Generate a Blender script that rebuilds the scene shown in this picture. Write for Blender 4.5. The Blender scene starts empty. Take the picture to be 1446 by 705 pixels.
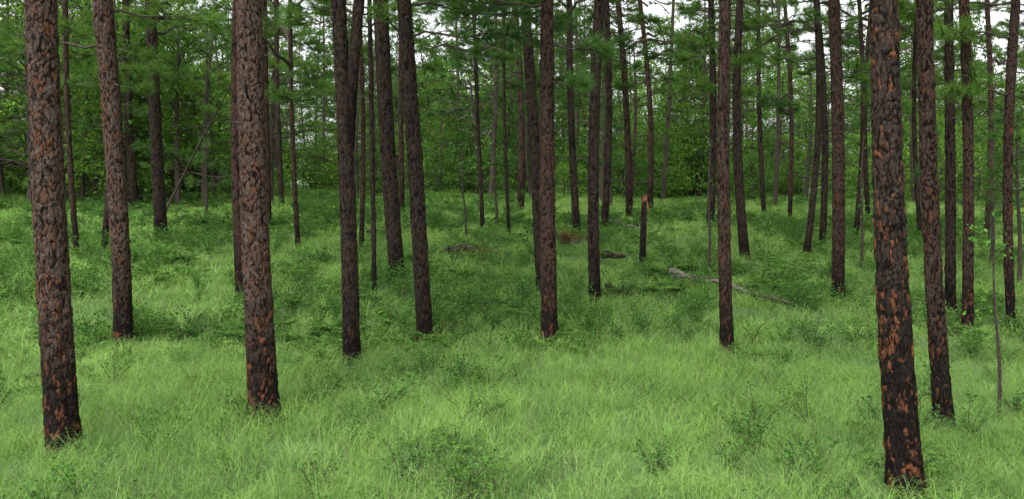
import bpy, math, random
import numpy as np
from mathutils import noise, Vector, Matrix
random.seed(7); rng=np.random.default_rng(7)
S=bpy.context.scene
F=1252.0; CX=723.0; HY=250.0; CH=2.9   # survey constants (focal, centre, horizon, eye height)

# ---------------------------------------------------------------- terrain
PX=[-500,12,16,20,26,35,45,60,500]; PZ=[0,0,.15,.5,.98,1.4,1.62,1.8,2.2]
def hgt(x,y):
    z=float(np.interp(y,PX,PZ))
    z*=1.0-0.10*math.tanh(x/12.0)
    z+=0.10*noise.noise(Vector((x*.16,y*.16,3.1)))+0.04*noise.noise(Vector((x*.6,y*.6,9.1)))
    return z
def site(px,py,lift=0.0):
    t=(px-CX)/F; d=6.0
    while d<90:
        x=t*d
        if HY+(CH-hgt(x,d)-lift)*F/d<=py: return x,d
        d+=.04
    return t*90,90

# ---------------------------------------------------------------- materials
def new_mat(n):
    m=bpy.data.materials.new(n); m.use_nodes=True; nt=m.node_tree
    for k in list(nt.nodes): nt.nodes.remove(k)
    return m,nt
def N(nt,t,**kw):
    n=nt.nodes.new(t)
    for k,v in kw.items(): setattr(n,k,v)
    return n
def mixc(nt,a,b,fac,bt='MIX'):
    m=N(nt,'ShaderNodeMix',data_type='RGBA',blend_type=bt)
    for s,v in ((m.inputs[6],a),(m.inputs[7],b),(m.inputs[0],fac)):
        if isinstance(v,(int,float)): s.default_value=v
        elif isinstance(v,tuple): s.default_value=(*v,1)
        else: nt.links.new(v,s)
    return m.outputs[2]
def ramp(nt,v,a,b,lo=0.0,hi=1.0):
    m=N(nt,'ShaderNodeMapRange'); m.clamp=True
    m.inputs[1].default_value=a; m.inputs[2].default_value=b
    m.inputs[3].default_value=lo; m.inputs[4].default_value=hi
    nt.links.new(v,m.inputs[0]); return m.outputs[0]
def math_(nt,op,a,b=0.0):
    m=N(nt,'ShaderNodeMath',operation=op)
    for s,v in ((m.inputs[0],a),(m.inputs[1],b)):
        if isinstance(v,(int,float)): s.default_value=v
        else: nt.links.new(v,s)
    return m.outputs[0]
def noise_n(nt,vec,scale,detail=3,rough=.55):
    n=N(nt,'ShaderNodeTexNoise'); n.inputs['Scale'].default_value=scale
    n.inputs['Detail'].default_value=detail; n.inputs['Roughness'].default_value=rough
    if vec is not None: nt.links.new(vec,n.inputs['Vector'])
    return n.outputs[0]

def foliage(name,c1,c2,c3,trans=.35,patch=.12,tip=None,objr=.8):
    m,nt=new_mat(name)
    geo=N(nt,'ShaderNodeNewGeometry'); oi=N(nt,'ShaderNodeObjectInfo')
    pn=ramp(nt,noise_n(nt,geo.outputs['Position'],patch,3),.38,.62)
    col=mixc(nt,c1,c2,pn)
    if objr: col=mixc(nt,col,c3,ramp(nt,oi.outputs['Random'],0.35,1.0,0,objr))
    else: col=mixc(nt,col,c3,ramp(nt,noise_n(nt,geo.outputs['Position'],patch*4.3,4,.65),.47,.62,0,.95))
    isl=geo.outputs['Random Per Island']
    v=ramp(nt,isl,0,1,.58,1.42)
    mm=N(nt,'ShaderNodeVectorMath',operation='SCALE'); nt.links.new(col,mm.inputs[0]); nt.links.new(v,mm.inputs['Scale'])
    col=mm.outputs[0]
    if tip:
        at=N(nt,'ShaderNodeAttribute',attribute_name='t')
        col=mixc(nt,col,tip,ramp(nt,at.outputs['Fac'],.35,1.0,0,.45))
    p=N(nt,'ShaderNodeBsdfDiffuse')
    nt.links.new(col,p.inputs['Color'])
    tr=N(nt,'ShaderNodeBsdfTranslucent'); nt.links.new(mixc(nt,col,(1.0,1.0,.5),1.0,'MULTIPLY'),tr.inputs['Color'])
    ms=N(nt,'ShaderNodeMixShader'); ms.inputs[0].default_value=trans
    nt.links.new(p.outputs[0],ms.inputs[1]); nt.links.new(tr.outputs[0],ms.inputs[2])
    o=N(nt,'ShaderNodeOutputMaterial'); nt.links.new(ms.outputs[0],o.inputs[0])
    return m

def bark(name,base,orange,oamt,grey,gamt,char_h,low=.25):
    m,nt=new_mat(name)
    tc=N(nt,'ShaderNodeTexCoord'); oi=N(nt,'ShaderNodeObjectInfo')
    add=N(nt,'ShaderNodeVectorMath',operation='ADD'); nt.links.new(tc.outputs['Object'],add.inputs[0])
    sc=N(nt,'ShaderNodeVectorMath',operation='SCALE'); sc.inputs[0].default_value=(7,3,9); nt.links.new(oi.outputs['Random'],sc.inputs['Scale'])
    nt.links.new(sc.outputs[0],add.inputs[1]); P=add.outputs[0]
    st=N(nt,'ShaderNodeVectorMath',operation='MULTIPLY'); nt.links.new(P,st.inputs[0]); st.inputs[1].default_value=(1,1,.5); PS=st.outputs[0]
    cr=N(nt,'ShaderNodeAttribute',attribute_name='crev').outputs['Fac']
    ce=N(nt,'ShaderNodeAttribute',attribute_name='cellr').outputs['Fac']
    hh=N(nt,'ShaderNodeAttribute',attribute_name='hgt').outputs['Fac']
    n1=noise_n(nt,P,1.3,3); n2=noise_n(nt,PS,28,5,.72); n3=noise_n(nt,PS,90,3,.6); n4=noise_n(nt,PS,7,3,.6)
    om=math_(nt,'ADD',math_(nt,'MULTIPLY',ce,.58),math_(nt,'MULTIPLY',math_(nt,'SUBTRACT',n1,.5),.6))
    om=math_(nt,'ADD',om,math_(nt,'MULTIPLY',math_(nt,'SUBTRACT',n2,.5),1.9))
    om=math_(nt,'ADD',om,math_(nt,'MULTIPLY',math_(nt,'SUBTRACT',n4,.5),1.0))
    om=math_(nt,'ADD',om,ramp(nt,hh,.2,3.2,low*.4,0))
    omask=ramp(nt,om,.72-oamt,.96-oamt)
    col=mixc(nt,base,grey,math_(nt,'MULTIPLY',ramp(nt,n2,.45,.6),gamt))
    colc=mixc(nt,col,(.012,.010,.009),ramp(nt,math_(nt,'ADD',hh,math_(nt,'MULTIPLY',math_(nt,'SUBTRACT',n4,.5),-2.2)),char_h*.6,char_h*1.9,.96,0))
    och=mixc(nt,orange,tuple(c*.5 for c in orange),ramp(nt,n3,.38,.6))
    col=mixc(nt,colc,och,math_(nt,'MULTIPLY',omask,.88))
    col=mixc(nt,col,(.006,.005,.0045),ramp(nt,math_(nt,'ADD',cr,math_(nt,'MULTIPLY',math_(nt,'SUBTRACT',n2,.5),.75)),.10,.48,.97,0))
    col=mixc(nt,col,(.30,.28,.27),ramp(nt,n3,.36,.6,.65,0),'MULTIPLY')
    p=N(nt,'ShaderNodeBsdfPrincipled'); p.inputs['Roughness'].default_value=.9; p.inputs['Specular IOR Level'].default_value=.08
    nt.links.new(col,p.inputs['Base Color'])
    bp=N(nt,'ShaderNodeBump'); bp.inputs['Strength'].default_value=1.0; bp.inputs['Distance'].default_value=.02
    nt.links.new(math_(nt,'ADD',n2,math_(nt,'MULTIPLY',n3,.5)),bp.inputs['Height']); nt.links.new(bp.outputs[0],p.inputs['Normal'])
    o=N(nt,'ShaderNodeOutputMaterial'); nt.links.new(p.outputs[0],o.inputs[0])
    return m
def simple(name,c1,c2,scale,rough=.9):
    m,nt=new_mat(name); tc=N(nt,'ShaderNodeTexCoord')
    n=noise_n(nt,tc.outputs['Object'],scale,5,.65)
    p=N(nt,'ShaderNodeBsdfPrincipled'); p.inputs['Roughness'].default_value=rough; p.inputs['Specular IOR Level'].default_value=.15
    nt.links.new(mixc(nt,c1,c2,ramp(nt,n,.38,.62)),p.inputs['Base Color'])
    bp=N(nt,'ShaderNodeBump'); bp.inputs['Strength'].default_value=.6; bp.inputs['Distance'].default_value=.02
    nt.links.new(n,bp.inputs['Height']); nt.links.new(bp.outputs[0],p.inputs['Normal'])
    o=N(nt,'ShaderNodeOutputMaterial'); nt.links.new(p.outputs[0],o.inputs[0]); return m

B_GREY=bark('bark_grey',(.082,.050,.037),(.200,.080,.044),.40,(.150,.122,.106),.60,.9)
B_CHAR=bark('bark_charred',(.040,.028,.022),(.230,.090,.043),.38,(.085,.070,.060),.50,1.4)
B_BROWN=bark('bark_brown',(.056,.034,.026),(.130,.058,.036),.42,(.088,.070,.058),.45,.8)
B_DARK=bark('bark_dark',(.042,.029,.023),(.080,.043,.029),.34,(.070,.058,.050),.45,.6)
LIMB=simple('limb_bark',(.032,.024,.019),(.068,.055,.045),20)
DEAD=simple('dead_wood',(.06,.052,.044),(.15,.132,.115),14)
CHARW=simple('charred_wood',(.010,.008,.007),(.06,.045,.036),9)
RAW=simple('broken_wood',(.16,.07,.035),(.30,.15,.08),12)
NEED=foliage('pine_needles',(.074,.155,.038),(.125,.235,.055),(.052,.120,.040),.42,.08)
NEEDB=foliage('brown_needles',(.11,.055,.032),(.17,.085,.048),(.12,.07,.045),.2,.8)
LEAFT=foliage('tree_leaves',(.068,.155,.032),(.17,.32,.058),(.052,.125,.036),.45,.07)  # far leaves: brighter tone painted in for depth haze and lit spots
LEAFS=foliage('shrub_leaves',(.065,.160,.032),(.10,.230,.046),(.052,.130,.036),.35,.3)
FERN=foliage('fern_leaves',(.09,.195,.038),(.12,.245,.053),(.075,.170,.036),.35,.3)
GRASS=foliage('wiregrass',(.155,.300,.058),(.222,.390,.094),(.090,.200,.044),.35,.18,tip=(.31,.45,.175),objr=0)
STRAW=foliage('dry_grass',(.26,.28,.12),(.30,.34,.16),(.24,.25,.11),.3,.3)

# ---------------------------------------------------------------- mesh builder
class MB:
    def __init__(s): s.V=[];s.Fc=[];s.M=[];s.T=[];s.n=0
    def add(s,v,f,mi=0,t=None):
        v=np.asarray(v,float); f=np.asarray(f,int)
        s.V.append(v); s.Fc.extend((f+s.n).tolist()); s.M.extend([mi]*len(f))
        s.T.append(np.zeros(len(v)) if t is None else t); s.n+=len(v)
    def mesh(s,name,mats,smooth=False):
        me=bpy.data.meshes.new(name); V=np.concatenate(s.V)
        me.from_pydata(V.tolist(),[],s.Fc)
        for m in mats: me.materials.append(m)
        me.polygons.foreach_set('material_index',s.M)
        if smooth: me.polygons.foreach_set('use_smooth',[True]*len(me.polygons))
        a=me.attributes.new('t','FLOAT','POINT'); a.data.foreach_set('value',np.concatenate(s.T))
        me.update(); return me
def unit(a): return a/np.maximum(np.linalg.norm(a,axis=-1,keepdims=True),1e-9)
def tube(mb,pts,rad,ns=6,mi=0,cap=False):
    pts=np.asarray(pts,float); rad=np.asarray(rad,float); n=len(pts)
    tg=unit(np.gradient(pts,axis=0)); ref=np.array([.13,.31,.94]) if abs(tg[0][2])<.8 else np.array([1,.1,0.])
    u=unit(np.cross(tg,ref)); w=np.cross(tg,u)
    a=np.linspace(0,2*math.pi,ns,endpoint=False)
    v=pts[:,None]+rad[:,None,None]*(np.cos(a)[None,:,None]*u[:,None]+np.sin(a)[None,:,None]*w[:,None])
    v=v.reshape(-1,3); i=np.arange(n-1)[:,None]*ns; j=np.arange(ns)[None]
    f=np.stack([i+j,i+(j+1)%ns,i+ns+(j+1)%ns,i+ns+j],-1).reshape(-1,4)
    mb.add(v,f,mi)
def leaves(mb,c,d,size,mi=0,wid=.32,r=rng):
    n=len(c); d=unit(d); nr=unit(r.normal(size=(n,3))+np.array([0,0,1.0])); w=unit(np.cross(d,nr)); up=np.cross(w,d)
    s=size[:,None]
    v=np.stack([c,c+d*s*.5+w*s*wid+up*s*.08,c+d*s-up*s*.05,c+d*s*.5-w*s*wid+up*s*.08],1).reshape(-1,3)
    f=(np.arange(n)*4)[:,None]+np.arange(4)[None]
    mb.add(v,f,mi)
def needles(mb,c,d,k=30,L=.25,w=.010,mi=0,spread=.62):
    c=np.repeat(np.asarray(c),k,0); d=np.repeat(unit(np.asarray(d)),k,0); n=len(c)
    dd=unit(d*.8+rng.normal(size=(n,3))*spread*.7+np.array([0,0,-.08])); l=L*rng.uniform(.65,1.15,n)[:,None]
    s=unit(np.cross(dd,rng.normal(size=(n,3))))*w*.5
    st=c-d*rng.uniform(0,.10,n)[:,None]
    tip=st+dd*l+np.array([0,0,-1])*l*.10
    v=np.stack([st-s,st+s,tip],1).reshape(-1,3)
    f=(np.arange(n)*3)[:,None]+np.arange(3)[None]
    mb.add(v,f,mi)

# ---------------------------------------------------------------- pine crown
def limb(mb,o,az,L,rise,ntw,k,w,r0=.035,mi_b=0,mi_n=1,droop=.5):
    d=np.array([math.cos(az),math.sin(az),0]); side=np.array([-d[1],d[0],0]); n=7
    t=np.linspace(0,1,n); b=random.uniform(-.25,.25)*L
    pts=o+t[:,None]*L*d+(t**2)[:,None]*b*side
    pts[:,2]+=rise*L*t-droop*L*.45*t**2+.35*droop*L*np.maximum(t-.65,0)**1.5*2+.03*L*np.sin(t*11+az)
    tube(mb,pts,r0*(1-t*.8),5,mi_b)
    C=[];D=[]
    for q in range(ntw):
        tt=random.uniform(.28,1.0)**.7; p=np.array([np.interp(tt,t,pts[:,i]) for i in range(3)])
        sg=random.choice([-1,1]); dv=unit(d*random.uniform(.3,1)+side*sg*random.uniform(.2,1.1)+np.array([0,0,random.uniform(-.15,.45)]))
        l=random.uniform(.25,.75)*(1.25-tt)*min(L,2.6)*.75
        e=p+dv*l+np.array([0,0,.06*l])
        m=(p+e)/2-np.array([0,0,.07*l])
        tube(mb,[p,m,e],[.013,.010,.007],3,mi_b)
        C.append(e);D.append(dv+np.array([0,0,.25]))
        if l>.45: C.append(m*.45+e*.55);D.append(dv)
    C.append(pts[-1]);D.append(pts[-1]-pts[-2])
    needles(mb,C,D,k,.29,w,mi_n)
def pine_crown(mb,z0,z1,nl,Lmax,k=30,w=.014,ax=(0,0),mi_b=0,mi_n=1,stems=True):
    for i in range(nl):
        u=(i+random.random())/nl; z=z0+(z1-z0)*u**.9
        L=Lmax*(1-.7*u**1.4)*random.uniform(.5,1.15)
        limb(mb,np.array([ax[0],ax[1],z]),random.uniform(0,6.283),L,random.uniform(.05,.4)+.5*u,int(4+L*3.2),k,w,.014+.010*L,mi_b,mi_n)
    needles(mb,[[ax[0],ax[1],z1+.1]],[[0,0,1]],k*2,.28,w,mi_n)
CROWNS=[]
for i in range(5):
    mb=MB(); pine_crown(mb,0,7.5+random.random(),20,2.9)
    CROWNS.append(mb.mesh('pine_crown_mesh',[LIMB,NEED]))

# ---------------------------------------------------------------- trunks
def trunk(name,path,rad,H,ns,dz,zf,mat,seed,disp=.011,flare=.12,z0=-.15,jag=False,cw=.046,chh=.094):
    zs=[z0]; 
    while zs[-1]<H: zs.append(zs[-1]+(dz if zs[-1]<zf else min(.5,dz*8)))
    zs[-1]=H; n=len(zs); V=[];CR=[];CE=[];HG=[]
    off=Vector((seed*3.7,seed*1.3,seed*5.1)); fine=ns>60
    for z in zs:
        px_,py_=path(z); r=rad(z); fl=1+flare*math.exp(-max(z-.15,0)/.22)
        for j in range(ns):
            a=2*math.pi*j/ns; ca,sa=math.cos(a),math.sin(a)
            rr=r*fl*(1+.05*noise.noise(Vector((ca*1.2,sa*1.2,z*.5))+off))
            if z<.5: rr*=1+.10*(1-max(z,0)/.5)*noise.noise(Vector((ca*2.4,sa*2.4,1.))+off)
            if z<zf+1:
                p=Vector((ca*r/cw,sa*r/cw,z/chh))+off
                p+=noise.noise_vector(p*.45)*1.2
                if fine: p+=noise.noise_vector(p*2.1)*.30
                d,pt=noise.voronoi(p); c=min((d[1]-d[0])/.42,1.0); ce=noise.cell(pt[0]*7.31)
                rr+=disp*(c**.6-.6)*(.5+1.0*ce)+disp*.9*noise.noise(p*.55)+disp*.5*noise.noise(p*2.3)
            else: c=.7; ce=.5
            zz=z
            if jag and z>H-.35: zz=z+.22*noise.noise(Vector((ca*2.5,sa*2.5,seed)))*(z-H+.35)/.35*2
            V.append((px_+ca*rr,py_+sa*rr,zz)); CR.append(c);CE.append(ce);HG.append(z)
    Fs=[]
    for i in range(n-1):
        a0=i*ns
        for j in range(ns):
            k=(j+1)%ns; Fs.append((a0+j,a0+k,a0+ns+k,a0+ns+j))
    Fs.append(tuple(range((n-1)*ns,n*ns)))
    me=bpy.data.meshes.new(name); me.from_pydata(V,[],Fs); me.materials.append(mat)
    me.polygons.foreach_set('use_smooth',[True]*len(me.polygons))
    for nm,arr in (('crev',CR),('cellr',CE),('hgt',HG)):
        at=me.attributes.new(nm,'FLOAT','POINT'); at.data.foreach_set('value',arr)
    me.update(); return me
def link(o,parent=None,loc=None):
    S.collection.objects.link(o)
    if parent: o.parent=parent
    if loc is not None: o.location=loc
    return o
sd=[0]
def pine(bx,by,wb,tx,wt=None,mat=None,cb=None,live=(),dead=0,H=None,fork=None,crown=True):
    """bx,by base bearing; wb base width; tx,wt where the stem leaves the frame top"""
    sd[0]+=1; x,d=site(bx,by,.16); g=hgt(x,d); s=d/F
    ztop=CH+HY*s-g; lean=((tx-CX)*s-x)/ztop; wt=wt or wb*.78
    r0=wb*s/2*.86; r1=wt*s/2*.92; H=H or max(ztop+6,16+random.random()*4)
    bow=random.uniform(-.09,.09)*(1 if d>14 else .4); ly=random.uniform(-.015,.015)
    if d>22: bow*=2
    def path(z):
        u=z/ztop; return (lean*min(z,9)+lean*.4*max(z-9,0)+bow*math.sin(math.pi*min(max(u,0),1))*1.2, ly*z)
    def rad(z):
        if z<ztop: return r0+(r1-r0)*max(z,0)/ztop
        return max(r1*(1-(z-ztop)/(H-ztop+.01))**.8,.02)
    if d<13: ns,dz=120,.014
    elif d<18: ns,dz=72,.024
    elif d<27: ns,dz=40,.045
    else: ns,dz=20,.09
    if mat is None: mat=B_DARK if random.random()<.6 else B_BROWN
    root=bpy.data.objects.new('pine_tree',None); link(root,None,(x,d,g)); root.empty_display_size=.3
    link(bpy.data.objects.new('trunk',trunk('trunk',path,rad,H,ns,dz,ztop+.5,mat,sd[0],disp=.014 if d<18 else .011)),root)
    if fork:
        fz,ftx,fr=fork; p0=path(fz); X1=(ftx-CX)*s-x; zz0=-.7
        def fp(z):
            u=(z-zz0)/(ztop-fz-zz0); pm=path(min(fz+z,ztop+3)); k=X1-path(ztop)[0]
            return (pm[0]+k*(u**1.25 if u>0 else 0)*1.0, pm[1]-.03*u)
        f=bpy.data.objects.new('trunk_fork',trunk('trunk_fork',fp,lambda z:max(fr*(1-max(z,0)/(H-fz)),.02),H-fz-1.5,64,.03,ztop-fz,mat,sd[0]+.5,flare=0,z0=zz0))
        link(f,root,(0,0,fz))
    cb=cb if cb is not None else max(ztop+.6,7.5)
    if crown:
        c=bpy.data.objects.new('crown',CROWNS[sd[0]%5]); link(c,root)
        pc=path(cb); c.location=(pc[0],pc[1],cb); c.rotation_euler=(0,0,random.uniform(0,6.28))
        sc=(H-cb)/8.3; c.scale=(min(1.15,max(.75,sc)),)*2+(sc,)
    mb=MB(); any_=False
    for (z,az,L) in live:
        p=path(z); limb(mb,np.array([p[0],p[1],z]),math.radians(az),L,.12,int(9+L*6),44,.010,.024,0,1); any_=True
    for q in range(dead):
        z=random.uniform(ztop*.55,max(ztop,cb)); p=path(z); az=random.uniform(0,6.283); L=random.uniform(.12,.8)
        v=np.array([math.cos(az),math.sin(az),random.uniform(-.1,.5)]); o=np.array([p[0],p[1],z])
        tube(mb,[o,o+v*L*.5+[0,0,.02],o+v*L+np.array([0,0,-.1*L])+rng.normal(size=3)*.04*L],[.014,.010,.004],5,2); any_=True
        if L>.5:
            m=o+v*L*.5; tube(mb,[m,m+unit(v+rng.normal(size=3)*.6)*L*.4],[.008,.003],4,2)
    if any_: link(bpy.data.objects.new('branches',mb.mesh('branches',[LIMB,NEED,DEAD])),root)
    return root,path,x,d,g

pine(91,620,50,53,44,B_GREY,dead=2)
pine(176,482,29,147,29,B_GREY,dead=7,live=((4.9,170,2.2),(5.4,20,1.6)))
pine(374,578,47,350,38,B_GREY,dead=1)
pine(342,411,20,336,17,B_BROWN,dead=3,live=((5.8,200,2.0),(6.6,150,2.4),(6.2,-20,2.0)))
pine(497,500,28,479,22,B_DARK,fork=(3.55,509,.095),dead=3)
pine(562,395,25,538,23,B_DARK,dead=3,live=((7.2,200,2.4),(6.7,20,2.0),(6.2,170,1.8)))
pine(601,475,26,570,22,B_DARK,dead=2,live=((5.6,15,2.8),(5.1,-20,2.0),(6.0,60,2.4),(5.9,-40,2.3)))
pine(776,480,27,773,20,B_BROWN,dead=3,live=((4.9,10,1.0),(4.3,-30,.7),(5.9,150,1.9),(5.6,170,1.5)))
pine(766,406,20,741,15,B_DARK,dead=4,live=((6.3,180,2.0),(6.8,210,2.2)))
pine(840,418,19,847,16,B_DARK,dead=4,live=((6.9,30,2.2),(6.3,150,1.8)))
pine(1027,490,21,1023,18,B_BROWN,dead=3)
pine(1183,420,20,1178,17,B_BROWN,dead=3)
pine(1280,680,55,1245,40,B_CHAR,dead=1)
pine(1334,590,29,1304,22,B_BROWN,dead=2)
pine(1366,460,17,1359,14,B_BROWN,dead=3)
pine(1342,436,17,1342,13,B_DARK,dead=3,live=((6.5,180,1.8),(6.0,200,1.5)))
pine(1428,455,14,1432,13,B_BROWN,dead=4,live=((5.2,190,1.7),(4.2,200,1.4),(5.8,160,1.8),(5.6,10,1.4)))
for a in [(228,333,20,213,16),(191,293,14,176,11),(146,352,10,143,8),(109,355,9,90,8),(421,342,8,410,6),
          (529,412,8,522,7),(815,327,13,804,9),(735,295,12,727,8),(853,320,12,856,8),(889,305,12,872,8),
          (918,296,9,903,7),(1003,318,13,1003,9),(1052,359,16,1046,11),(1138,355,11,1151,8),(1161,345,11,1155,8),
          (1208,333,8,1214,6),(682,323,7,668,5),(719,330,6,712,4),(1115,306,7,1108,6),(1079,300,8,1071,6),
          (398,290,9,390,7),(1226,305,8,1230,6),(1392,340,9,1396,7),(1300,330,8,1296,6),
          (568,300,9,566,7),(60,300,9,50,7),(1265,318,7,1262,6),(510,350,8,506,6),(380,318,9,374,7)]:
    near=a[1]>345
    pine(*a,cb=None if near else random.uniform(4.4,6.4),dead=3,
         live=tuple((random.uniform(4.0,7),random.uniform(0,360),random.uniform(1.2,2.4)) for _ in range(4)))

# ------------------------------------------------------ saplings, snag, logs
def sapling(px,py,w,hpx,dx=0,fol=True,name='pine_sapling'):
    x,d=site(px,py,.15); g=hgt(x,d); s=d/F; Hh=(py-hpx)*s
    mb=MB(); t=np.linspace(0,1,9)
    pts=np.stack([dx*s*t+.03*np.sin(t*7),0*t+.02*np.cos(t*5),Hh*t-.05],1)
    tube(mb,pts,w*s/2*(1-.7*t),7,0)
    if fol:
        for i in range(int(Hh*5)):
            z=Hh*random.uniform(.35,1); o=np.array([np.interp(z/Hh,t,pts[:,0]),0,z])
            limb(mb,o,random.uniform(0,6.28),random.uniform(.4,1.1)*(1.25-z/Hh)+.15,.35,3,30,.009,.010,0,1)
        needles(mb,[pts[-1]],[[0,0,1]],50,.25,.010,1)
    else:
        for i in range(6):
            z=Hh*random.uniform(.4,.98); az=random.uniform(0,6.28); o=np.array([np.interp(z/Hh,t,pts[:,0]),0,z])
            e=o+np.array([math.cos(az),math.sin(az),.5])*random.uniform(.15,.4)
            tube(mb,[o,e],[.006,.003],4,0)
            leaves(mb,e+rng.normal(size=(14,3))*.09,rng.normal(size=(14,3)),rng.uniform(.05,.08,14),2)
    link(bpy.data.objects.new(name,mb.mesh(name,[LIMB,NEED,LEAFS])),None,(x,d,g))
sapling(1411,575,6,292,-8,False,'broadleaf_sapling')
sapling(1000,380,5,190,3,False,'broadleaf_sapling')
sapling(1215,380,5,175,4,False,'broadleaf_sapling')
sapling(658,335,4,200,-6,False,'broadleaf_sapling')
sapling(290,303,5,190,3,True)
sapling(1440,400,7,150,-4,True)
sapling(1400,372,6,185,3,True)
sapling(700,318,5,215,0,True)
sapling(1320,350,5,170,0,True)
# broken snag
x,d=site(907,367,.15); g=hgt(x,d); s=d/F
root=bpy.data.objects.new('broken_snag',None); link(root,None,(x,d,g))
Hs=(367-272)*s
link(bpy.data.objects.new('trunk',trunk('snag_trunk',lambda z:(.03*z,0),lambda z:9*s/2*(1-.12*z/Hs),Hs,24,.05,Hs,B_DARK,77,jag=True)),root)
mb=MB(); 
for k in range(5): 
    a=k*1.3; o=np.array([.03*Hs+math.cos(a)*.05,math.sin(a)*.05,Hs-.1]); tube(mb,[o,o+[.01,0,.12],o+[.02*math.cos(a),0,.14+.12*random.random()]],[.028,.018,.004],4,0)
tube(mb,[[.05,0,Hs+.03],[.13,-.02,Hs-.18],[.17,-.03,Hs-.4]],[.035,.025,.008],5,0)
link(bpy.data.objects.new('splintered_top',mb.mesh('splintered_top',[RAW])),root)
# logs
def log(p0,p1,r,mat,nb=6,name='fallen_log',lift=.12):
    (x0,d0),(x1,d1)=site(*p0,.2),site(*p1,.2)
    if abs(p0[1]-p1[1])<4: d1=d0+.4
    n=22; t=np.linspace(0,1,n); P=[]
    for u in t:
        xx=x0+(x1-x0)*u; yy=d0+(d1-d0)*u+.12*math.sin(u*5); P.append((xx,yy,hgt(xx,yy)+r+lift+.02*math.sin(u*9)-.08*u))
    P=np.array(P); o=P[0].copy(); P-=o; mb=MB()
    rr=r*(1-.6*t)*(1+.35*np.array([noise.noise(Vector((u*19,1,p0[0]))) for u in t])); rr[0]*=.6; rr[-1]*=.4
    tube(mb,P,rr,10,0)
    for k in range(nb):
        u=random.uniform(.15,1); i=int(u*(n-1)); v=unit(rng.normal(size=3)*[1,.7,.25]+[0,0,.2]); l=random.uniform(.2,.6)
        q=P[i]; e=q+v*l; tube(mb,[q,q+v*l*.5+[0,0,.03],e],[r*.28,r*.2,r*.06],5,0)
        tube(mb,[q+v*l*.5,q+v*l*.5+unit(v+rng.normal(size=3)*.5)*l*.4],[r*.14,r*.03],4,0)
    link(bpy.data.objects.new(name,mb.mesh(name,[mat],True)),None,tuple(o))
log((945,388),(1003,398),.10,DEAD,7,lift=.16)
log((1003,399),(1115,424),.050,DEAD,5,lift=.18)
log((850,366),(886,366),.11,CHARW,1,lift=.17)
log((860,316),(905,322),.09,DEAD,3,lift=.16)
log((520,330),(552,326),.09,CHARW,1,lift=.15)
log((855,405),(885,410),.06,CHARW,1,lift=.15)
# charred stump with root wad
x,d=site(640,354,.2); g=hgt(x,d); mb=MB()
for k in range(10):
    a=random.uniform(0,6.28); v=np.array([math.cos(a),math.sin(a)*.6,random.uniform(.0,.8)]); l=random.uniform(.2,.45)
    tube(mb,[[0,0,.16],v*l*.5+[0,0,.2],v*l+[0,0,.16]+rng.normal(size=3)*.06],[.10,.055,.015],6,0)
tube(mb,[[-.1,0,.18],[.3,.05,.27],[.6,.1,.2],[.85,.1,.06]],[.11,.11,.08,.04],9,0)
needles(mb,rng.normal(size=(40,3))*[.32,.2,.03]+[.6,-.2,.18],rng.normal(size=(40,3))+[0,0,.3],14,.16,.009,1)
link(bpy.data.objects.new('charred_stump',mb.mesh('charred_stump',[CHARW,NEEDB])),None,(x,d,g))
# dead brown pine top
x,d=site(806,345,.2); g=hgt(x,d); mb=MB()
for k in range(8):
    limb(mb,np.array([random.uniform(-.3,.3),random.uniform(-.2,.2),.22]),random.uniform(0,6.28),random.uniform(.3,.6),.7,5,18,.009,.015,0,1)
link(bpy.data.objects.new('dead_pine_top',mb.mesh('dead_pine_top',[DEAD,NEEDB])),None,(x,d,g))
# leaning dead pole at the left
x,d=site(222,322); g=hgt(x,d); s=d/F; mb=MB(); t=np.linspace(0,1,9)
pts=np.stack([118*s*t,0*t,225*s*t+.12*np.sin(t*3.1)],1); tube(mb,pts,.045*(1-.6*t),6,0)
link(bpy.data.objects.new('leaning_dead_pole',mb.mesh('leaning_dead_pole',[LIMB])),None,(x,d,g))

# ---------------------------------------------------------------- ground
def axis(a,b,fine0,fine1,st):
    v=list(np.arange(fine0,fine1,st)); k=st
    lo=[];p=fine0
    while p>a: k*=1.35; p-=k; lo.append(max(p,a))
    k=st; hi=[];p=v[-1]
    while p<b: k*=1.35; p+=k; hi.append(min(p,b))
    return lo[::-1]+v+hi
xs=axis(-500,500,-34,34,.45); ys=axis(-300,600,3,62,.45)
V=[(x,y,hgt(x,y)) for y in ys for x in xs]; nx=len(xs)
Fs=[(j*nx+i,j*nx+i+1,(j+1)*nx+i+1,(j+1)*nx+i) for j in range(len(ys)-1) for i in range(nx-1)]
me=bpy.data.meshes.new('ground'); me.from_pydata(V,[],Fs); me.polygons.foreach_set('use_smooth',[True]*len(Fs))
m,nt=new_mat('forest_floor'); geo=N(nt,'ShaderNodeNewGeometry'); P=geo.outputs['Position']
c=mixc(nt,(.045,.085,.022),(.08,.15,.04),ramp(nt,noise_n(nt,P,.6,5),.35,.65)); c=mixc(nt,c,(.06,.045,.03),ramp(nt,noise_n(nt,P,2.5,5),.55,.7,0,.7))
p=N(nt,'ShaderNodeBsdfPrincipled'); p.inputs['Roughness'].default_value=.95; nt.links.new(c,p.inputs['Base Color'])
bp=N(nt,'ShaderNodeBump'); bp.inputs['Distance'].default_value=.08; nt.links.new(noise_n(nt,P,9,5,.7),bp.inputs['Height']); nt.links.new(bp.outputs[0],p.inputs['Normal'])
o=N(nt,'ShaderNodeOutputMaterial'); nt.links.new(p.outputs[0],o.inputs[0]); me.materials.append(m)
link(bpy.data.objects.new('ground',me))

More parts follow.
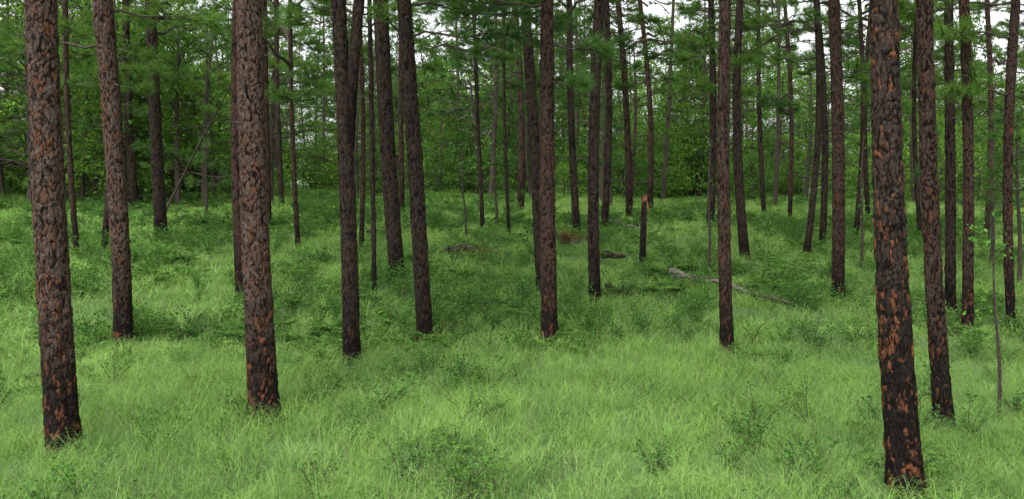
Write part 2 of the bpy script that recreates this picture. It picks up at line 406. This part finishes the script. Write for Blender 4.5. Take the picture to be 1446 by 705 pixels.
# ---------------------------------------------------------------- instancing
def collect(name,meshes):
    col=bpy.data.collections.new(name)
    for i,me in enumerate(meshes): col.objects.link(bpy.data.objects.new('%s_variant_%02d'%(name,i),me))
    return col
def scatter(name,col,nvar,pts):
    n=len(pts); me=bpy.data.meshes.new(name); me.from_pydata([p[0] for p in pts],[],[])
    for nm,k in (('rot',1),('scl',2)):
        a=me.attributes.new(nm,'FLOAT_VECTOR','POINT'); a.data.foreach_set('vector',np.array([p[k] for p in pts],float).ravel())
    a=me.attributes.new('idx','INT','POINT'); a.data.foreach_set('value',[p[3] for p in pts])
    ob=link(bpy.data.objects.new(name,me))
    ng=bpy.data.node_groups.new(name,'GeometryNodeTree')
    ng.interface.new_socket('Geometry',in_out='INPUT',socket_type='NodeSocketGeometry')
    ng.interface.new_socket('Geometry',in_out='OUTPUT',socket_type='NodeSocketGeometry')
    gi=ng.nodes.new('NodeGroupInput'); go=ng.nodes.new('NodeGroupOutput')
    ip=ng.nodes.new('GeometryNodeInstanceOnPoints'); ci=ng.nodes.new('GeometryNodeCollectionInfo')
    ci.inputs['Collection'].default_value=col; ci.inputs['Separate Children'].default_value=True; ci.inputs['Reset Children'].default_value=True
    def na(t,nm):
        q=ng.nodes.new('GeometryNodeInputNamedAttribute'); q.data_type=t; q.inputs['Name'].default_value=nm; return q.outputs['Attribute']
    er=ng.nodes.new('FunctionNodeEulerToRotation'); L=ng.links.new
    L(na('FLOAT_VECTOR','rot'),er.inputs[0]); L(gi.outputs[0],ip.inputs['Points']); L(ci.outputs[0],ip.inputs['Instance'])
    ip.inputs['Pick Instance'].default_value=True; L(na('INT','idx'),ip.inputs['Instance Index'])
    L(er.outputs[0],ip.inputs['Rotation']); L(na('FLOAT_VECTOR','scl'),ip.inputs['Scale']); L(ip.outputs[0],go.inputs[0])
    md=ob.modifiers.new('scatter','NODES'); md.node_group=ng
    return ob
def wedge(d0,d1,dens,hw=.68,mg=2.0,keep=None):
    out=[]; W=hw*d1+mg; n=int(2*W*(d1-d0)*dens)
    X=rng.uniform(-W,W,n); Y=rng.uniform(d0,d1,n)
    for x,y in zip(X,Y):
        if abs(x)<hw*y+mg and (keep is None or keep(x,y)): out.append((x,y))
    return out
def place(P,s0,s1,nv,v0=0,tilt=.12,sink=0.0):
    r=[]
    for x,y in P:
        s=random.uniform(s0,s1); r.append(((x,y,hgt(x,y)-sink),(random.gauss(0,tilt),random.gauss(0,tilt),random.uniform(0,6.28)),(s,s,s*random.uniform(.85,1.15)),v0+random.randrange(nv)))
    return r
def nz(x,y,f,o): return noise.noise(Vector((x*f,y*f,o)))+.5*noise.noise(Vector((x*f*2.7,y*f*2.7,o+5)))

def grass_mesh(size,dens,h0,h1,w,straw=.04,cl=.07):
    nb=int(size*size*dens); mb=MB(); nc=max(int(nb/26),4)
    cc=rng.uniform(-size/2,size/2,(nc,2)); ch=rng.uniform(.5,1.25,nc); ca=rng.uniform(0,6.283,nc)
    k_=rng.integers(0,nc,nb); xy=cc[k_]+rng.normal(size=(nb,2))*cl
    free=rng.uniform(0,1,nb)<.35; xy[free]=rng.uniform(-size/2,size/2,(free.sum(),2))
    c=np.concatenate([xy,np.full((nb,1),-.03)],1)
    az=np.where(rng.uniform(0,1,nb)<.5,rng.uniform(0,6.283,nb),ca[k_]+rng.normal(size=nb)*.7)
    d=np.stack([np.cos(az),np.sin(az),0*az],1); h=(rng.uniform(h0,h1,nb)*ch[k_])[:,None]; le=rng.uniform(.45,1.5,nb)[:,None]
    tw=az+rng.normal(size=nb)*.6
    side=np.stack([-np.sin(tw),np.cos(tw),0*az],1)*w/2
    up=np.array([0,0,1.]); L=[]
    for t,ww in ((0,.8),(.4,1),(.75,.8)):
        p=c+up*h*(t-.34*le*t*t*t)+d*h*le*.8*t*t
        L+= [p-side*ww,p+side*ww]
    L.append(c+up*h*(1-.46*le)+d*h*le*.95)
    v=np.stack(L,1).reshape(-1,3); b=(np.arange(nb)*7)[:,None]
    T=np.tile(np.array([0,0,.4,.4,.75,.75,1.]),nb)
    k=int(nb*(1-straw))
    f4=np.concatenate([b+np.array([[0,1,3,2]]),b+np.array([[2,3,5,4]])]); f3=b+np.array([[4,5,6]])
    mb.V.append(v); mb.T.append(T)
    mb.Fc+=f4.tolist()+f3.tolist(); mb.M+=[0 if (i%nb)<k else 1 for i in range(3*nb)]
    mb.n+=len(v); return mb.mesh('grass_patch_mesh',[GRASS,STRAW])
gm=[grass_mesh(1.7,950,.18,.46,.0036) for _ in range(4)]+[grass_mesh(2.3,380,.20,.44,.0075,cl=.09) for _ in range(3)]+[grass_mesh(3.4,150,.22,.44,.015,cl=.14) for _ in range(3)]
gc=collect('grass_patch',gm)
def patches(d0,d1,st,nv,v0,hw=.68,mg=2.):
    r=[]; y=d0+st/2
    while y<d1:
        W=hw*y+mg; n=int(2*W/st)+1
        for i in range(n):
            x=(i-n/2)*st+random.uniform(-.1,.1)*st; yy=y+random.uniform(-.1,.1)*st
            e=.5*st; gx=(hgt(x+e,yy)-hgt(x-e,yy))/(2*e); gy=(hgt(x,yy+e)-hgt(x,yy-e))/(2*e)
            R=Matrix.Rotation(random.choice([0,1,2,3])*math.pi/2+random.uniform(-.2,.2),3,'Z')
            Nn=Vector((-gx,-gy,1)).normalized(); q=Vector((0,0,1)).rotation_difference(Nn).to_matrix()@R
            hs=1+.4*nz(x,yy,.25,21)
            r.append(((x,yy,hgt(x,yy)),tuple(q.to_euler()),(1,1,hs),v0+random.randrange(nv)))
        y+=st
    return r
pts=patches(5,14,1.5,4,0)+patches(14,26,2.0,3,4)+patches(26,62,3.0,3,7)
scatter('wiregrass_meadow',gc,10,pts)

def shrub_mesh(nst,H,R,nl,ls,mat,wd=.26):
    mb=MB()
    for k in range(nst):
        a=random.uniform(0,6.28); rr=R*random.uniform(.2,1); hh=H*random.uniform(.55,1)
        e=np.array([math.cos(a)*rr,math.sin(a)*rr,hh]); m=e*.45+[0,0,.12*hh]
        tube(mb,[[0,0,0],m,e],[.006,.004,.002],4,0)
        n=nl//nst; t=rng.uniform(.25,1.05,n)[:,None]
        c=(1-t)**2*0+2*t*(1-t)*m+t*t*e+rng.normal(size=(n,3))*.07*H
        leaves(mb,c,rng.normal(size=(n,3))*[1,1,.6]+[0,0,.15]+e*.5,rng.uniform(.6,1.2,n)*ls,1,wd)
    return mb.mesh('shrub_mesh',[LIMB,mat])
def fern_mesh(nf,L):
    mb=MB()
    for k in range(nf):
        a=random.uniform(0,6.28); l=L*random.uniform(.6,1.1); d=np.array([math.cos(a),math.sin(a),0]); s=np.array([-d[1],d[0],0]); t=np.linspace(0,1,8)
        P=lambda t:(d*(l*.85*t)+np.array([0,0,1])*l*(.95*t-.62*t*t))
        tube(mb,[P(u) for u in t],.004*(1-.7*t),3,0)
        for u in np.linspace(.3,.97,11):
            wv=l*.30*(1.1-u)**.7
            for sg in (-1,1):
                c=np.array([P(u)]); leaves(mb,c,np.array([s*sg+d*.5+[0,0,-.1]]),np.array([wv]),1,.16)
    return mb.mesh('fern_mesh',[LIMB,FERN])
um=[shrub_mesh(8,.42,.38,170,.055,LEAFS) for _ in range(3)]+[fern_mesh(9,.55) for _ in range(3)]+[shrub_mesh(14,.8,.7,620,.062,LEAFS) for _ in range(3)]+[fern_mesh(7,.48) for _ in range(2)]+[shrub_mesh(6,.46,.32,130,.048,FERN,.2) for _ in range(2)]
uc=collect('undergrowth_plant',um)
U=place(wedge(6,15,1.3,keep=lambda x,y:nz(x,y,.35,1)>.03),.6,1.15,3,0)
U+=place(wedge(6,15,1.3,keep=lambda x,y:nz(x,y,.3,11)>.05),.6,1.1,2,9)+place(wedge(6,16,1.1,keep=lambda x,y:nz(x,y,.5,31)>-.1),.6,1.1,2,11)
U+=place(wedge(14,30,4.0,keep=lambda x,y:nz(x,y,.22,2)+.22*(x<0)>.02),.7,1.25,6,0)
U+=place(wedge(14,34,.8,keep=lambda x,y:nz(x,y,.2,4)>.0),.4,.85,3,6)
U+=place(wedge(28,48,1.4,keep=lambda x,y:nz(x,y,.15,6)+.2*(x<-5)>-.05),.9,1.7,6,0)
scatter('undergrowth',uc,13,U)
def bush(px,py,w):
    x,d=site(px,py)
    ob=bpy.data.objects.new('green_shrub',um[6+random.randrange(3)]); s=w*d/F/1.35
    link(ob,None,(x,d,hgt(x,d)-.02)); ob.scale=(s,s,s*.85); ob.rotation_euler[2]=random.uniform(0,6)
for b in [(850,460,66),(985,445,80),(1110,482,60),(1205,405,55),(1370,505,80),(440,582,55),(655,562,70),(312,292,40),(740,408,60),(805,398,50),
          (930,395,40),(1090,385,45),(510,640,80),(250,520,70),(180,525,60),(1370,395,70),(1310,400,50),(870,383,36),(20,350,60),(1150,665,70),(600,430,45),(1240,480,50),(815,500,50)]: bush(*b)

# ---------------------------------------------------------------- distant forest
def pine_full(H,cb,k=30,w=.023,nlm=3.1,Lm=3.1):
    mb=MB(); t=np.linspace(0,1,12); b=random.uniform(-.3,.3)
    P=np.stack([b*np.sin(t*3),.2*np.sin(t*2.3),H*t-.3],1); tube(mb,P,np.interp(t,[0,.7,1],[.13,.085,.02])*random.uniform(.7,1.1),8,2)
    pine_crown(mb,cb,H-.2,int((H-cb)*nlm),Lm,k,w)
    for q in range(6):
        z=random.uniform(2.5,cb); a=random.uniform(0,6.28); o=np.array([b*math.sin(z/H*3),0,z]); tube(mb,[o,o+np.array([math.cos(a),math.sin(a),.1])*random.uniform(.3,1.2)],[.02,.006],4,0)
    return mb.mesh('distant_pine_mesh',[LIMB,NEED,LIMB])
def broad_full(H,R,nc,z0,ls=.20):
    mb=MB(); t=np.linspace(0,1,8); P=np.stack([.3*np.sin(t*3),.2*np.sin(t*2),H*.85*t-.2],1); tube(mb,P,.09*(1-.8*t)+.01,7,0)
    for k in range(nc):
        u=random.random(); z=z0+(H-z0)*u; rr=R*(math.sin(math.pi*min(.12+.86*u,1))**.6)*math.sqrt(random.uniform(.15,1)); a=random.uniform(0,6.28)
        c=np.array([math.cos(a)*rr,math.sin(a)*rr,z]); q=max(z-rr*.6,.4)
        b0=np.array([np.interp(q,P[:,2],P[:,0]),np.interp(q,P[:,2],P[:,1]),min(q,H*.8)])
        tube(mb,[b0,(b0+c)/2+[0,0,-.1],c],[.025,.015,.006],4,0)
        n=random.randint(50,95); sp=random.uniform(.28,.55)
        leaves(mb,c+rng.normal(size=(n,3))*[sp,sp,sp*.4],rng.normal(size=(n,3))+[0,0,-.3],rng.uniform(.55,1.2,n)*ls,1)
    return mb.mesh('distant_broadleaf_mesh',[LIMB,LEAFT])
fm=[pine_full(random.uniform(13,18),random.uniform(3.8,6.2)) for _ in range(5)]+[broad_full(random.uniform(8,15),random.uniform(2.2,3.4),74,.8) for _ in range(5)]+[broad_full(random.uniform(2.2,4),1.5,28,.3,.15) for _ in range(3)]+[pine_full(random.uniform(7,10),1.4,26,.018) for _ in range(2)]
fc=collect('forest_tree',fm)
def gap(x,y):
    t=x/y
    if .27<t<.37: return random.random()<.45
    if .02<t<.50: return random.random()<.80
    return True
DF=place(wedge(37,56,.017,.75,8,gap),.85,1.15,5,0,.02)+place(wedge(56,88,.027,.72,5,gap),.9,1.2,5,0,.02)
DF+=place(wedge(48,62,.020,.75,6,gap),.6,.95,5,5,.04)+place(wedge(62,92,.036,.72,5,gap),.85,1.25,5,5,.04)
DF+=place(wedge(46,62,.12,.75,6),.6,1.25,3,10,.05)+place(wedge(38,60,.030,.75,6),.6,1.1,2,13,.03)
DF+=place(wedge(34,50,.05,.75,6,keep=lambda x,y:x<-.27*y),.8,1.3,2,13,.03)+place(wedge(36,50,.035,.75,6,keep=lambda x,y:x<-.30*y),.7,1.2,5,5,.05)
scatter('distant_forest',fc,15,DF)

# ---------------------------------------------------------------- sky, sun, camera
W=bpy.data.worlds.new('World'); S.world=W; W.use_nodes=True; nt=W.node_tree
for k in list(nt.nodes): nt.nodes.remove(k)
sky=N(nt,'ShaderNodeTexSky',sky_type='NISHITA'); sky.sun_disc=False; sky.sun_elevation=math.radians(58); sky.sun_rotation=math.radians(-150)
sky.air_density=1.0; sky.dust_density=4.0; sky.ozone_density=1.0
hs=N(nt,'ShaderNodeHueSaturation'); hs.inputs['Saturation'].default_value=.12; hs.inputs['Value'].default_value=2.6
bg=N(nt,'ShaderNodeBackground'); bg.inputs['Strength'].default_value=.15; ow=N(nt,'ShaderNodeOutputWorld')
nt.links.new(sky.outputs[0],hs.inputs['Color']); nt.links.new(hs.outputs[0],bg.inputs['Color']); nt.links.new(bg.outputs[0],ow.inputs[0])
sl=bpy.data.lights.new('sun','SUN'); sl.energy=2.5; sl.angle=math.radians(22); sl.color=(1,.97,.90)
so=link(bpy.data.objects.new('sun',sl)); 
dirv=Vector((math.sin(math.radians(-150))*math.cos(math.radians(58)),math.cos(math.radians(-150))*math.cos(math.radians(58)),math.sin(math.radians(58))))
so.rotation_euler=dirv.to_track_quat('Z','Y').to_euler(); so.location=(0,0,40)
cam=bpy.data.cameras.new('camera'); co=link(bpy.data.objects.new('camera',cam)); co.location=(0,0,CH); co.rotation_euler=(math.radians(90),0,0)
cam.sensor_width=36; cam.lens=F/1446*36; cam.shift_y=(HY-352.5)/1446; cam.clip_end=2000; cam.clip_start=.1
S.camera=co
S.view_settings.view_transform='Standard'; S.view_settings.look='None'; S.view_settings.exposure=0
